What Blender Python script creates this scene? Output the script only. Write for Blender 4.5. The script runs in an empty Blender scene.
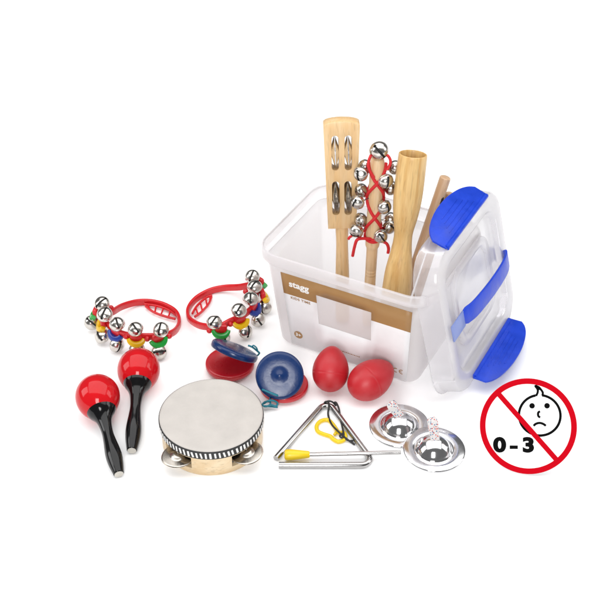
import bpy, bmesh, math, random
from mathutils import Vector, Matrix, Euler
random.seed(7)
V = Vector
sc = bpy.context.scene
COL = sc.collection
S = 0.01                                  # every length below is in centimetres

# ------------------------------------------------------------------ camera
ELEV = math.radians(37); DIST = 170.0; KPX = 0.15      # 0.15 cm of the plane through the origin per photo pixel (600 px)
ce, se = math.cos(ELEV), math.sin(ELEV)
CAM = V((0, -DIST*ce, DIST*se)); FWD = V((0, ce, -se)); RGT = V((1, 0, 0)); UPV = V((0, se, ce))
def P(px, py, z=0.0):
    r = FWD*DIST + RGT*((px-300)*KPX) + UPV*((300-py)*KPX)
    return CAM + r*((z-CAM.z)/r.z)
def PD(px, py, ref):                       # the point on a sight line at the depth of ref
    r = FWD*DIST + RGT*((px-300)*KPX) + UPV*((300-py)*KPX)
    return CAM + r*(((ref-CAM).dot(FWD))/DIST)
def proj(p):
    v = p-CAM; f = v.dot(FWD)
    return (300+v.dot(RGT)/f*DIST/KPX, 300-v.dot(UPV)/f*DIST/KPX)
def cmpx(p): return KPX*(p-CAM).dot(FWD)/DIST
def tocam(p): return (CAM-p).normalized()

cd = bpy.data.cameras.new('camera'); cam = bpy.data.objects.new('camera', cd); COL.objects.link(cam)
cd.sensor_width = 36; cd.lens = 36*DIST/(600*KPX); cd.clip_start = 0.05; cd.clip_end = 60
cam.matrix_world = Matrix.Translation(CAM*S) @ Matrix((RGT, UPV, -FWD)).transposed().to_4x4()
sc.camera = cam

# ------------------------------------------------------------------ materials
def lin(c):
    return tuple(.80*((x/255)/12.92 if x/255 <= .04045 else ((x/255+.055)/1.055)**2.4) for x in c) + (1,)
def mat(name, col, rough=.5, metal=0, coat=0, spec=.5, bump=0, bscale=60, vary=0, vscale=6, trans=0, alpha=1):
    m = bpy.data.materials.new(name); m.use_nodes = True; nt = m.node_tree; N = nt.nodes; b = N['Principled BSDF']
    c = col if len(col) == 4 else tuple(col)+(1,)
    b.inputs['Base Color'].default_value = c; b.inputs['Roughness'].default_value = rough; b.inputs['Metallic'].default_value = metal
    b.inputs['Coat Weight'].default_value = coat; b.inputs['Coat Roughness'].default_value = .04; b.inputs['Specular IOR Level'].default_value = spec
    if trans: b.inputs['Transmission Weight'].default_value = trans
    if alpha < 1: b.inputs['Alpha'].default_value = alpha
    tc = N.new('ShaderNodeTexCoord')
    if vary:
        n = N.new('ShaderNodeTexNoise'); n.inputs['Scale'].default_value = vscale*100/10; n.inputs['Detail'].default_value = 5
        nt.links.new(tc.outputs['Object'], n.inputs['Vector'])
        h = N.new('ShaderNodeMapRange'); h.inputs[1].default_value = .3; h.inputs[2].default_value = .7
        h.inputs[3].default_value = 1-vary; h.inputs[4].default_value = 1+vary; nt.links.new(n.outputs['Fac'], h.inputs[0])
        mx = N.new('ShaderNodeMix'); mx.data_type = 'RGBA'; mx.blend_type = 'MULTIPLY'; mx.inputs[0].default_value = 1
        mx.inputs[6].default_value = c
        nt.links.new(h.outputs[0], mx.inputs[7]); nt.links.new(mx.outputs[2], b.inputs['Base Color'])
        r = N.new('ShaderNodeMapRange'); r.inputs[1].default_value = .3; r.inputs[2].default_value = .7
        r.inputs[3].default_value = max(.02, rough*.8); r.inputs[4].default_value = min(1, rough*1.25)
        nt.links.new(n.outputs['Fac'], r.inputs[0]); nt.links.new(r.outputs[0], b.inputs['Roughness'])
    if bump:
        n2 = N.new('ShaderNodeTexNoise'); n2.inputs['Scale'].default_value = bscale*10; n2.inputs['Detail'].default_value = 4
        nt.links.new(tc.outputs['Object'], n2.inputs['Vector'])
        bp = N.new('ShaderNodeBump'); bp.inputs['Strength'].default_value = bump; bp.inputs['Distance'].default_value = .002
        nt.links.new(n2.outputs['Fac'], bp.inputs['Height']); nt.links.new(bp.outputs['Normal'], b.inputs['Normal'])
    return m
def wood(name, c1, c2, rough=.42, axis='Z', grain=1.0, coat=.15):
    m = bpy.data.materials.new(name); m.use_nodes = True; nt = m.node_tree; N = nt.nodes; L = nt.links; b = N['Principled BSDF']
    tc = N.new('ShaderNodeTexCoord'); mp = N.new('ShaderNodeMapping')
    sx = {'Z': (90, 90, 5), 'X': (5, 90, 90), 'A': (30, 30, 60)}[axis]
    mp.inputs['Scale'].default_value = tuple(x*grain for x in sx)
    L.new(tc.outputs['Object'], mp.inputs['Vector'])
    n = N.new('ShaderNodeTexNoise'); n.inputs['Scale'].default_value = 1.0; n.inputs['Detail'].default_value = 6; n.inputs['Distortion'].default_value = .6
    L.new(mp.outputs[0], n.inputs['Vector'])
    mp2 = N.new('ShaderNodeMapping'); mp2.inputs['Scale'].default_value = tuple(x*grain*5 if x > 10 else x*6 for x in sx)
    L.new(tc.outputs['Object'], mp2.inputs['Vector'])
    n2 = N.new('ShaderNodeTexNoise'); n2.inputs['Scale'].default_value = 1.0; n2.inputs['Detail'].default_value = 3; L.new(mp2.outputs[0], n2.inputs['Vector'])
    mth = N.new('ShaderNodeMath'); mth.operation = 'MULTIPLY_ADD'; mth.inputs[1].default_value = .35
    L.new(n2.outputs['Fac'], mth.inputs[0]); L.new(n.outputs['Fac'], mth.inputs[2])
    cr = N.new('ShaderNodeValToRGB'); cr.color_ramp.elements[0].position = .5; cr.color_ramp.elements[1].position = .85
    cr.color_ramp.elements[0].color = c1; cr.color_ramp.elements[1].color = c2
    L.new(mth.outputs[0], cr.inputs[0])
    mp3 = N.new('ShaderNodeMapping'); mp3.inputs['Scale'].default_value = {'Z': (420, 420, 45), 'X': (45, 420, 420), 'A': (150, 150, 420)}[axis]
    L.new(tc.outputs['Object'], mp3.inputs['Vector'])
    n3 = N.new('ShaderNodeTexNoise'); n3.inputs['Scale'].default_value = 1.0; n3.inputs['Detail'].default_value = 1; L.new(mp3.outputs[0], n3.inputs['Vector'])
    f3 = N.new('ShaderNodeMapRange'); f3.inputs[1].default_value = .58; f3.inputs[2].default_value = .72; f3.inputs[3].default_value = 1; f3.inputs[4].default_value = .82
    L.new(n3.outputs['Fac'], f3.inputs[0])
    mx = N.new('ShaderNodeMix'); mx.data_type = 'RGBA'; mx.blend_type = 'MULTIPLY'; mx.inputs[0].default_value = 1
    L.new(cr.outputs[0], mx.inputs[6]); L.new(f3.outputs[0], mx.inputs[7]); L.new(mx.outputs[2], b.inputs['Base Color'])
    b.inputs['Roughness'].default_value = rough; b.inputs['Coat Weight'].default_value = coat; b.inputs['Coat Roughness'].default_value = .25
    bp = N.new('ShaderNodeBump'); bp.inputs['Strength'].default_value = .12; bp.inputs['Distance'].default_value = .001
    L.new(n2.outputs['Fac'], bp.inputs['Height']); L.new(bp.outputs['Normal'], b.inputs['Normal'])
    return m
def film(name, tint, clear, rough=.2, gloss=.5, edge=.3, scatter=(.86, .86, .88)):
    """Thin plastic sheet: part straight through, part scattered both ways, a glossy skin that grows at grazing angles."""
    m = bpy.data.materials.new(name); m.use_nodes = True; nt = m.node_tree; N = nt.nodes; L = nt.links
    N.remove(N['Principled BSDF']); out = N['Material Output']
    tr = N.new('ShaderNodeBsdfTransparent'); tr.inputs[0].default_value = tuple(tint)+(1,)
    df = N.new('ShaderNodeBsdfDiffuse'); df.inputs[0].default_value = tuple(scatter)+(1,)
    tl = N.new('ShaderNodeBsdfTranslucent'); tl.inputs[0].default_value = tuple(scatter)+(1,)
    gl = N.new('ShaderNodeBsdfGlossy'); gl.inputs['Roughness'].default_value = rough; gl.inputs[0].default_value = (.9, .9, .9, 1)
    m1 = N.new('ShaderNodeMixShader'); m1.inputs[0].default_value = .5; L.new(df.outputs[0], m1.inputs[1]); L.new(tl.outputs[0], m1.inputs[2])
    lw = N.new('ShaderNodeLayerWeight'); lw.inputs[0].default_value = .35
    mr = N.new('ShaderNodeMapRange'); mr.inputs[3].default_value = 1-clear; mr.inputs[4].default_value = min(1, 1-clear+edge)
    L.new(lw.outputs['Facing'], mr.inputs[0])
    m2 = N.new('ShaderNodeMixShader'); L.new(mr.outputs[0], m2.inputs[0]); L.new(tr.outputs[0], m2.inputs[1]); L.new(m1.outputs[0], m2.inputs[2])
    fr = N.new('ShaderNodeFresnel'); fr.inputs[0].default_value = 1.45
    mu = N.new('ShaderNodeMath'); mu.operation = 'MULTIPLY'; mu.inputs[1].default_value = gloss; L.new(fr.outputs[0], mu.inputs[0])
    m3 = N.new('ShaderNodeMixShader'); L.new(mu.outputs[0], m3.inputs[0]); L.new(m2.outputs[0], m3.inputs[1]); L.new(gl.outputs[0], m3.inputs[2])
    tc = N.new('ShaderNodeTexCoord'); n = N.new('ShaderNodeTexNoise'); n.inputs['Scale'].default_value = 25; n.inputs['Detail'].default_value = 2
    L.new(tc.outputs['Object'], n.inputs['Vector'])
    bp = N.new('ShaderNodeBump'); bp.inputs['Strength'].default_value = .25; bp.inputs['Distance'].default_value = .004
    L.new(n.outputs['Fac'], bp.inputs['Height']); L.new(bp.outputs[0], gl.inputs['Normal'])
    L.new(m3.outputs[0], out.inputs[0])
    return m
def dots(name):
    m = bpy.data.materials.new(name); m.use_nodes = True; nt = m.node_tree; N = nt.nodes; L = nt.links; b = N['Principled BSDF']
    tc = N.new('ShaderNodeTexCoord'); v = N.new('ShaderNodeTexVoronoi'); v.inputs['Scale'].default_value = 420; v.inputs['Randomness'].default_value = .7
    L.new(tc.outputs['Object'], v.inputs['Vector'])
    lt = N.new('ShaderNodeMath'); lt.operation = 'LESS_THAN'; lt.inputs[1].default_value = .36; L.new(v.outputs['Distance'], lt.inputs[0])
    sp = N.new('ShaderNodeSeparateColor'); L.new(v.outputs['Color'], sp.inputs[0])
    cr = N.new('ShaderNodeValToRGB'); cr.color_ramp.interpolation = 'CONSTANT'
    cr.color_ramp.elements[0].color = lin((205, 70, 62)); cr.color_ramp.elements[1].position = .55; cr.color_ramp.elements[1].color = lin((70, 110, 150))
    L.new(sp.outputs[0], cr.inputs[0])
    mx = N.new('ShaderNodeMix'); mx.data_type = 'RGBA'; mx.inputs[6].default_value = (.56, .54, .53, 1)
    L.new(lt.outputs[0], mx.inputs[0]); L.new(cr.outputs[0], mx.inputs[7]); L.new(mx.outputs[2], b.inputs['Base Color'])
    b.inputs['Roughness'].default_value = .7
    return m

M = dict(
 floor=mat('white_paper_sweep', (.955, .955, .955), .9, spec=.1),
 red_gloss=mat('red_lacquer', lin((206, 22, 30)), .09, spec=.28, coat=.05, vary=.05),
 black_gloss=mat('black_lacquer', (.004, .004, .0045), .12, spec=.3, coat=.12),
 red_egg=mat('red_matte_plastic', lin((196, 32, 42)), .42, bump=.05, bscale=90, vary=.04),
 red_paint=mat('red_paint', lin((196, 26, 38)), .3, coat=.2, vary=.06, bump=.05),
 blue_paint=mat('blue_paint', lin((9, 46, 100)), .27, spec=.4, coat=.08, vary=.08, bump=.06, bscale=30),
 chrome=mat('polished_chrome', (.76, .76, .77), .11, 1, vary=.03),
 steel=mat('plated_steel', (.40, .39, .385), .15, 1, vary=.05),
 nickel=mat('nickel_bell', (.60, .57, .53), .21, 1, bump=.12, bscale=8, vary=.10, vscale=12),
 old_nickel=mat('dull_nickel_jingle', (.52, .48, .43), .25, 1, vary=.12),
 shade_stamp=mat('bell_shade_and_stamp_black', (.012, .011, .010), .7),  # near-black: painted shade inside the bells, also the beater's stamped mark
 clip=mat('blue_polypropylene', lin((18, 66, 205)), .36, spec=.35, vary=.10, bump=.10, bscale=40),
 pale_clip=mat('pale_blue_polypropylene', lin((140, 160, 226)), .35, alpha=.75),
 frost=film('frosted_polypropylene', (.985, .98, .985), .62, .35, .3, .12, (.915, .90, .912)),
 clear=film('clear_plastic', (.975, .972, .98), .79, .14, .6, .26, (.94, .93, .95)),
 paper=mat('white_label_film', (.80, .79, .80), .45, vary=.02),
 tan=mat('tan_print', lin((170, 127, 76)), .45, vary=.03),
 print_white=mat('white_print', (.8, .79, .77), .5),
 yellow=mat('yellow_plastic', lin((236, 190, 10)), .3, vary=.04),
 yellow2=mat('bright_yellow_plastic', lin((240, 205, 20)), .35, vary=.04),
 green=mat('green_plastic', lin((28, 165, 62)), .3, vary=.04),
 blue=mat('blue_plastic', lin((30, 58, 150)), .3, vary=.04),
 red_plastic=mat('red_strap_plastic', lin((214, 28, 36)), .3, vary=.05),
 red_cord=mat('red_cord', lin((222, 30, 38)), .6, bump=.3, bscale=120),
 teal=mat('teal_elastic', lin((10, 120, 140)), .6),
 black_cord=mat('black_cord', (.012, .012, .012), .6),
 skin=mat('drum_skin', lin((199, 193, 187)), .6, vary=.06, vscale=4, bump=.15, bscale=30),
 trim_black=mat('black_braid', (.012, .012, .013), .6, bump=.3, bscale=150),
 trim_white=mat('white_braid', (.72, .71, .70), .7, bump=.3, bscale=150),
 beech=wood('beech_wood', lin((236, 192, 132)), lin((244, 210, 160))),
 maple=wood('pale_dowel_wood', lin((234, 194, 144)), lin((244, 216, 176))),
 gold=wood('golden_hardwood', lin((214, 166, 96)), lin((238, 200, 134)), grain=1.2),
 stickw=wood('pink_beech_wood', lin((205, 165, 128)), lin((226, 194, 160))),
 shell=wood('tambourine_plywood', lin((226, 196, 152)), lin((240, 218, 182)), axis='A', grain=.8),
 endcap=mat('pale_end_grain', lin((205, 200, 190)), .5, vary=.1),
 sign_white=mat('sign_white', (.92, .92, .92), .8, spec=.1), sign_red=mat('sign_red', lin((200, 4, 26)), .8, spec=.05), sign_black=mat('sign_black', (.003, .003, .003), .8, spec=.05),
 dots=dots('dotted_ribbon'),
)

# ------------------------------------------------------------------ mesh helpers
def frame(o, z, x=RGT):
    z = V(z).normalized(); x = V(x); x = (x - z*x.dot(z)).normalized(); y = z.cross(x)
    m = Matrix((x, y, z)).transposed().to_4x4(); m.translation = o
    return m
def smooth(pts, n=6, closed=False):
    p = [V(q) for q in pts]; out = []; N = len(p); rng = range(N if closed else N-1)
    for i in rng:
        if closed: a, b, c, d = p[i-1], p[i], p[(i+1) % N], p[(i+2) % N]
        else: a, b, c, d = p[max(i-1, 0)], p[i], p[i+1], p[min(i+2, N-1)]
        for j in range(n):
            t = j/n; out.append(.5*((2*b)+(c-a)*t+(2*a-5*b+4*c-d)*t*t+(3*b-a-3*c+d)*t**3))
    if not closed: out.append(p[-1])
    return out
def sweep(bm, pts, prof, up=None, closed=False, mi=0, scale=None, cap=True):
    """prof: list of (a, b): a along side, b along 'up'."""
    n = len(pts); k = len(prof); rings = []; prev = None
    for i, p in enumerate(pts):
        if closed: t = pts[(i+1) % n]-pts[i-1]
        else: t = pts[min(i+1, n-1)]-pts[max(i-1, 0)]
        t = t.normalized()
        if up is not None:
            u = up(i) if callable(up) else V(up)
        else:
            u = prev if prev is not None else (V((0, 0, 1)) if abs(t.z) < .9 else V((0, 1, 0)))
        u = (u-t*u.dot(t)).normalized(); prev = u; s = t.cross(u)
        f = scale[i] if scale else 1
        rings.append([bm.verts.new(p+(s*a+u*b)*f) for a, b in prof])
    for i in range(n if closed else n-1):
        A, B = rings[i], rings[(i+1) % n]
        for j in range(k):
            f = bm.faces.new((A[j], A[(j+1) % k], B[(j+1) % k], B[j])); f.material_index = mi; f.smooth = True
    if cap and not closed:
        for r, fl in ((rings[0], True), (rings[-1], False)):
            f = bm.faces.new(r[::-1] if fl else r); f.material_index = mi
def circ(r, n=10, ry=None):
    return [(r*math.cos(2*math.pi*i/n), (ry or r)*math.sin(2*math.pi*i/n)) for i in range(n)]
def rbox(w, h, r=.06):
    w /= 2; h /= 2; o = []
    for cx, cy, a0 in ((w-r, h-r, 0), (-w+r, h-r, 90), (-w+r, -h+r, 180), (w-r, -h+r, 270)):
        for a in (0, 45, 90): o.append((cx+r*math.cos(math.radians(a0+a)), cy+r*math.sin(math.radians(a0+a))))
    return o
def tube(bm, pts, r, n=10, closed=False, mi=0, sm=6, scale=None):
    pp = smooth(pts, sm, closed) if sm else [V(q) for q in pts]
    sweep(bm, pp, circ(r, n), None, closed, mi, scale)
def lathe(bm, prof, n=48, mx=None, mi=0, close=False):
    """prof (r, z) list; r==0 ends close to a point."""
    rings = []
    for r, z in prof:
        if r < 1e-6: rings.append([bm.verts.new((0, 0, z))])
        else: rings.append([bm.verts.new((r*math.cos(2*math.pi*i/n), r*math.sin(2*math.pi*i/n), z)) for i in range(n)])
    vs = [v for r in rings for v in r]
    pairs = list(zip(rings, rings[1:])) + ([(rings[-1], rings[0])] if close else [])
    for A, B in pairs:
        for j in range(n):
            a, b = A[j % len(A)], A[(j+1) % len(A)]; c, d = B[(j+1) % len(B)], B[j % len(B)]
            q = []
            for v in (a, b, c, d):
                if v not in q: q.append(v)
            if len(q) >= 3:
                f = bm.faces.new(q); f.material_index = mi; f.smooth = True
    if not close:
        for r, fl in ((rings[0], True), (rings[-1], False)):
            if len(r) > 2:
                f = bm.faces.new(r[::-1] if fl else r); f.material_index = mi
    if mx is not None:
        for v in vs: v.co = mx @ v.co
def curve_prof(pts, n=6):
    return [(max(0, p.x), p.y) for p in smooth([V((a, b, 0)) for a, b in pts], n)]
def sphere(bm, c, r, mi=0, n=20, sz=(1, 1, 1)):
    m = Matrix.Translation(c) @ Matrix.Diagonal((r*sz[0], r*sz[1], r*sz[2], 1))
    res = bmesh.ops.create_uvsphere(bm, u_segments=n, v_segments=n//2+2, radius=1, matrix=m)
    for v in res['verts']:
        for f in v.link_faces: f.material_index = mi; f.smooth = True
def box(bm, c, s, mx=None, bev=0, mi=0):
    m = Matrix.Translation(c) @ Matrix.Diagonal((s[0], s[1], s[2], 1))
    if mx is not None: m = mx @ m
    t = bmesh.new(); bmesh.ops.create_cube(t, size=1, matrix=m)
    if bev: bmesh.ops.bevel(t, geom=t.edges[:], offset=bev, segments=2, affect='EDGES', profile=.5)
    for f in t.faces: f.material_index = mi
    me = bpy.data.meshes.new('tmp'); t.to_mesh(me); t.free(); bm.from_mesh(me); bpy.data.meshes.remove(me)
def prism(bm, poly, z0, z1, mx=None, mi=0, bev=0):
    t = bmesh.new(); vs = [t.verts.new((x, y, z0)) for x, y in poly]; f = t.faces.new(vs)
    r = bmesh.ops.extrude_face_region(t, geom=[f]); bmesh.ops.translate(t, verts=[v for v in r['geom'] if isinstance(v, bmesh.types.BMVert)], vec=(0, 0, z1-z0))
    bmesh.ops.recalc_face_normals(t, faces=t.faces[:])
    if bev:
        es = [e for e in t.edges if abs(e.verts[0].co.z-e.verts[1].co.z) < 1e-6]
        bmesh.ops.bevel(t, geom=es, offset=bev, segments=2, affect='EDGES', profile=.5)
    if mx is not None: bmesh.ops.transform(t, matrix=mx, verts=t.verts[:])
    for f in t.faces: f.material_index = mi
    me = bpy.data.meshes.new('tmp'); t.to_mesh(me); t.free(); bm.from_mesh(me); bpy.data.meshes.remove(me)
def lettering(bm, text, size, mx, depth=.02, bold=0., mi=0, space=1.):
    """Built-in font, solid letters; (x, y) of the text map through mx, centred."""
    cu = bpy.data.curves.new('lettering', 'FONT'); cu.body = text; cu.size = size; cu.offset = bold; cu.align_x = 'CENTER'; cu.align_y = 'CENTER'
    cu.space_character = space; cu.extrude = depth/2; cu.resolution_u = 6
    o = bpy.data.objects.new('lettering', cu); COL.objects.link(o)
    me = bpy.data.meshes.new_from_object(o.evaluated_get(bpy.context.evaluated_depsgraph_get()))
    bpy.data.objects.remove(o); bpy.data.curves.remove(cu)
    n0 = len(bm.verts); f0 = len(bm.faces); bm.from_mesh(me); bpy.data.meshes.remove(me)
    bm.verts.ensure_lookup_table(); bm.faces.ensure_lookup_table()
    for v in bm.verts[n0:]: v.co = mx @ v.co
    for f in bm.faces[f0:]: f.material_index = mi
def solid(ob, th, off=0):
    m = ob.modifiers.new('solid', 'SOLIDIFY'); m.thickness = th*S; m.offset = off; return ob

INV = {}
def thing(name, label, cat, mx, group=None):
    o = bpy.data.objects.new(name, None); COL.objects.link(o); o.empty_display_size = .02
    if not isinstance(mx, Matrix): mx = Matrix.Translation(mx)
    w = mx.copy(); w.translation = mx.translation*S; o.matrix_world = w
    o['label'] = label; o['category'] = cat
    if group: o['group'] = group
    INV[o.name] = mx.inverted()
    return o
def to_mesh(name, bm, mats, angle=38):
    bmesh.ops.recalc_face_normals(bm, faces=bm.faces[:])
    for v in bm.verts: v.co *= S
    me = bpy.data.meshes.new(name); bm.to_mesh(me); bm.free()
    for m in (mats if isinstance(mats, (list, tuple)) else [mats]): me.materials.append(m)
    for p in me.polygons: p.use_smooth = True
    me.set_sharp_from_angle(angle=math.radians(angle))
    return me
def part(name, bm, mats, parent, world=None, angle=38):
    """world = the thing whose frame the (world) coordinates are brought into; None: already local."""
    if world is not None: bmesh.ops.transform(bm, matrix=INV[world.name], verts=bm.verts[:])
    o = bpy.data.objects.new(name, to_mesh(name, bm, mats, angle)); COL.objects.link(o); o.parent = parent
    return o
def place(name, me, parent, mx, world=None):
    o = bpy.data.objects.new(name, me); COL.objects.link(o); o.parent = parent
    m = (INV[world.name] @ mx) if world is not None else mx.copy()
    m = m.copy(); m.translation = m.translation*S; o.matrix_local = m
    return o
nb = bmesh.new

# ------------------------------------------------------------------ setting
b = nb(); bmesh.ops.create_grid(b, x_segments=2, y_segments=2, size=800)
fl = bpy.data.objects.new('floor', to_mesh('floor', b, M['floor'])); COL.objects.link(fl); fl['kind'] = 'structure'
fl['label'] = 'seamless white studio surface under everything'

# ------------------------------------------------------------------ jingle bell mesh
def bell_mesh(r=1.12, squash=.9, dent=0):
    b = nb(); rn = random.Random(dent); dn = [(V((rn.uniform(-1, 1), rn.uniform(-1, 1), rn.uniform(-1, 1))).normalized(), rn.uniform(.03, .09)) for _ in range(5)] if dent else []; nlon, nlat = 48, 32
    lon = [2*math.pi*i/nlon for i in range(nlon)]
    rows = []
    for j in range(nlat+1):
        th = -math.pi/2+math.pi*j/nlat
        if j in (0, nlat): rows.append([b.verts.new((0, r*math.sin(th), 0))])
        else: rows.append([b.verts.new((r*math.cos(th)*math.sin(l), r*math.sin(th), r*squash*math.cos(th)*math.cos(l))) for l in lon])
    for j in range(nlat):
        la = abs(-90+180*(j+.5)/nlat)
        for i in range(nlon):
            ci = min(i, nlon-1-i)
            if la < 60 and ci < 1: continue
            if 46 < la < 60 and ci < 2: continue
            A, B = rows[j], rows[j+1]; q = []
            for v in (A[i % len(A)], A[(i+1) % len(A)], B[(i+1) % len(B)], B[i % len(B)]):
                if v not in q: q.append(v)
            b.faces.new(q)
    for v in [v for v in b.verts if not v.link_faces]: b.verts.remove(v)
    pr = [(r*.985+.055*math.cos(a), .075*math.sin(a)) for a in [2*math.pi*k/8 for k in range(8)]]
    lathe(b, pr, 40, close=True)
    for v in b.verts:
        for d, q in dn: v.co *= 1-q*math.exp(-((v.co.normalized()-d).length/.45)**2)
    sphere(b, V((0, 0, 0)), r*.86, mi=1, n=24, sz=(1, 1, squash))  # near-black ball behind the slit, painted as the shade inside the bell
    return to_mesh('bell', b, [M['nickel'], M['shade_stamp']], 60)
BELLS = [bell_mesh(1.07+.02*i, .86-.03*i, i+1) for i in range(4)]
BELLS_S = [bell_mesh(.99+.015*i, .94-.02*i, i+11) for i in range(4)]

# ------------------------------------------------------------------ plastic tub
TH = math.radians(-27.8); BU = V((math.cos(TH), math.sin(TH), 0)); BV = V((-BU.y, BU.x, 0)); BO = V((-6.43, -11.46, 0))
BL, BW, BH = 25.7, 20.4, 17.0
def B(u, v, z=0): return BO+BU*u+BV*v+V((0, 0, z))
boxM = Matrix((BU, BV, V((0, 0, 1)))).transposed().to_4x4(); boxM.translation = B(BL/2, BW/2)
tub = thing('storage_tub', 'frosted translucent plastic tub with a tan and white front label, holding the wooden instruments', 'storage box', boxM)
def rrect(L, W, r, z, n=7):
    o = []
    for cx, cy, a0 in ((L/2-r, W/2-r, 0), (-L/2+r, W/2-r, 90), (-L/2+r, -W/2+r, 180), (L/2-r, -W/2+r, 270)):
        for i in range(n+1):
            a = math.radians(a0+90*i/n); o.append(V((cx+r*math.cos(a), cy+r*math.sin(a), z)))
    return o
def loft(bm, loops, cap0=True, cap1=False):
    R = [[bm.verts.new(p) for p in lp] for lp in loops]
    for A, C in zip(R, R[1:]):
        for i in range(len(A)): bm.faces.new((A[i], A[(i+1) % len(A)], C[(i+1) % len(A)], C[i]))
    if cap0: bm.faces.new(R[0][::-1])
    if cap1: bm.faces.new(R[-1])
L0, W0 = 20.9, 14.6; L1, W1 = 23.8, 18.4
def at(t): return L0+(L1-L0)*t, W0+(W1-W0)*t
b = nb()
loops = [rrect(L0-2.2, W0-2.2, 1.5, .55), rrect(L0-1.6, W0-1.6, 1.6, .15), rrect(L0-.7, W0-.7, 1.6, .18), rrect(L0-.15, W0-.15, 1.7, .55)]
for k in range(0, 9):
    t = .06+.94*k/8; l, w = at(t); loops.append(rrect(l, w, 1.7+.6*t, 15.2*t))
part_shell = nb(); loft(part_shell, loops)
solid(part('tub_body', part_shell, M['frost'], tub), .2)
b = nb()
loft(b, [rrect(L1, W1, 2.3, 15.2), rrect(L1+.5, W1+.5, 2.6, 15.32), rrect(BL-.35, BW-.35, 3.4, 15.4), rrect(BL-.1, BW-.1, 3.5, 15.6),
         rrect(BL, BW, 3.6, 16.6), rrect(BL-.05, BW-.05, 3.6, 16.95), rrect(BL-.3, BW-.3, 3.5, 17.05), rrect(BL-.45, BW-.45, 3.4, 16.8)], False)
solid(part('rim', b, M['frost'], tub), .16)
# front label on the tub's front wall
def FW(a, t, out=.13, lz=(.8, 14.0)):
    z = lz[0]+(lz[1]-lz[0])*t; q = z/15.2; l, w = at(q)
    half = l/2-1.65-.55*q
    return V((-half+.55+a*(2*half-.1), -w/2-out, z))
b = nb(); aa = [0, .27, .70, 1]; tt = [0, .43, .72, .83, 1]
def cell(a0, a1, t0, t1, mi, na=6):
    for k in range(na):
        x0, x1 = a0+(a1-a0)*k/na, a0+(a1-a0)*(k+1)/na
        f = b.faces.new([b.verts.new(FW(*q)) for q in ((x0, t0), (x1, t0), (x1, t1), (x0, t1))]); f.material_index = mi
for i, (a0, a1) in enumerate(zip(aa, aa[1:])):
    for j, (t0, t1) in enumerate(zip(tt, tt[1:])):
        if i == 1 and j in (1, 2): continue
        cell(a0, a1, t0, t1, 1 if (j >= 3 or (j == 2)) else 0)
bmesh.ops.remove_doubles(b, verts=b.verts[:], dist=.001)
lab = part('front_label', b, [M['paper'], M['tan']], tub)
solid(lab, .03)
def wallM(a, t, out=.16):
    o = FW(a, t, out); x = (FW(a+.01, t, out)-FW(a-.01, t, out)); y = (FW(a, t+.01, out)-FW(a, t-.01, out))
    x.normalize(); y = (y-x*y.dot(x)).normalized(); m = Matrix((x, y, x.cross(y))).transposed().to_4x4(); m.translation = o
    return m
b = nb(); lettering(b, 'stagg', 1.5, wallM(.135, .875, .165), .02, .045)
part('brand_lettering', b, M['print_white'], lab)
b = nb(); lettering(b, 'KIDS TIME', .60, wallM(.135, .685, .165), .02, .012, space=1.12)
part('small_lettering', b, M['tan'], lab)
b = nb(); m = wallM(.075, .165, .16)
lathe(b, [(0, 0), (.66, 0), (.66, .02), (0, .02)], 32, m, 0)
lettering(b, '3+', .8, m @ Matrix.Translation((0, 0, .035)), .02, .02, 1)
part('age_badge', b, [M['tan'], M['print_white']], lab)
b = nb(); m = wallM(.935, .118, .165)
for cx in (-.42, .42):
    pts = [m @ V((cx+.36*math.cos(math.radians(a)), .36*math.sin(math.radians(a)), 0)) for a in range(65, 296, 15)]
    sweep(b, pts, rbox(.11, .03, .01), m.to_3x3() @ V((0, 0, 1)))
box(b, V((.25, 0, 0)), (.34, .1, .03), m)
part('conformity_mark', b, M['tan'], lab)
b = nb(); x = -1.6
while x < 1.6:
    w = random.uniform(.1, .3); box(b, V((x+w/2, 0, 0)), (w, .13, .02), wallM(.52, .135, .165)); x += w+.09
part('fine_print', b, M['tan'], lab)

# ------------------------------------------------------------------ sticks standing in the tub
def along(A, D, py):                       # distance from A towards D where it meets picture row py
    lo, hi = -.5, 1.5
    for _ in range(50):
        mid = (lo+hi)/2
        if proj(A+(D-A)*mid)[1] > py: lo = mid
        else: hi = mid
    return (D-A).length*lo
def standing(top, low, z0=.75):
    ax = (top-low).normalized(); base = low-ax*((low.z-z0)/ax.z)
    return base, ax, (top-base).length
# jingle stick
T = P(341.3, 119.5, 31.4); Lw = P(342.3, 270, 8.9); base, ax, LEN = standing(T, Lw)
yb = frame(base, ax, RGT)
js = thing('jingle_stick', 'flat beech wood jingle stick with four slots of metal discs, standing leftmost in the tub', 'jingle stick', yb)
k = cmpx(T)
h0 = along(base, T, 225.5); h1 = LEN
def hw(y): return (17.3 + (13.9-17.3)*(h1-y)/(h1-h0))*k*1.06
sl = []    # slots: (cx fraction, z0, z1, half width)
za, zb_, zc, zd = along(base, T, 167.5), along(base, T, 133), along(base, T, 212), along(base, T, 178.5)
for sx in (-1, 1):
    sl.append((sx*6.6*k, za, zb_, 3.5*k)); sl.append((sx*6.3*k, zc, zd, 3.7*k))
def slot_poly(cx, z0, z1, w, n=8):
    o = []
    for i in range(n+1):
        a = math.pi*i/n; o.append((cx+w*math.cos(a), z1-w+w*math.sin(a)))
    for i in range(n+1):
        a = math.pi+math.pi*i/n; o.append((cx+w*math.cos(a), z0+w+w*math.sin(a)))
    return o
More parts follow.
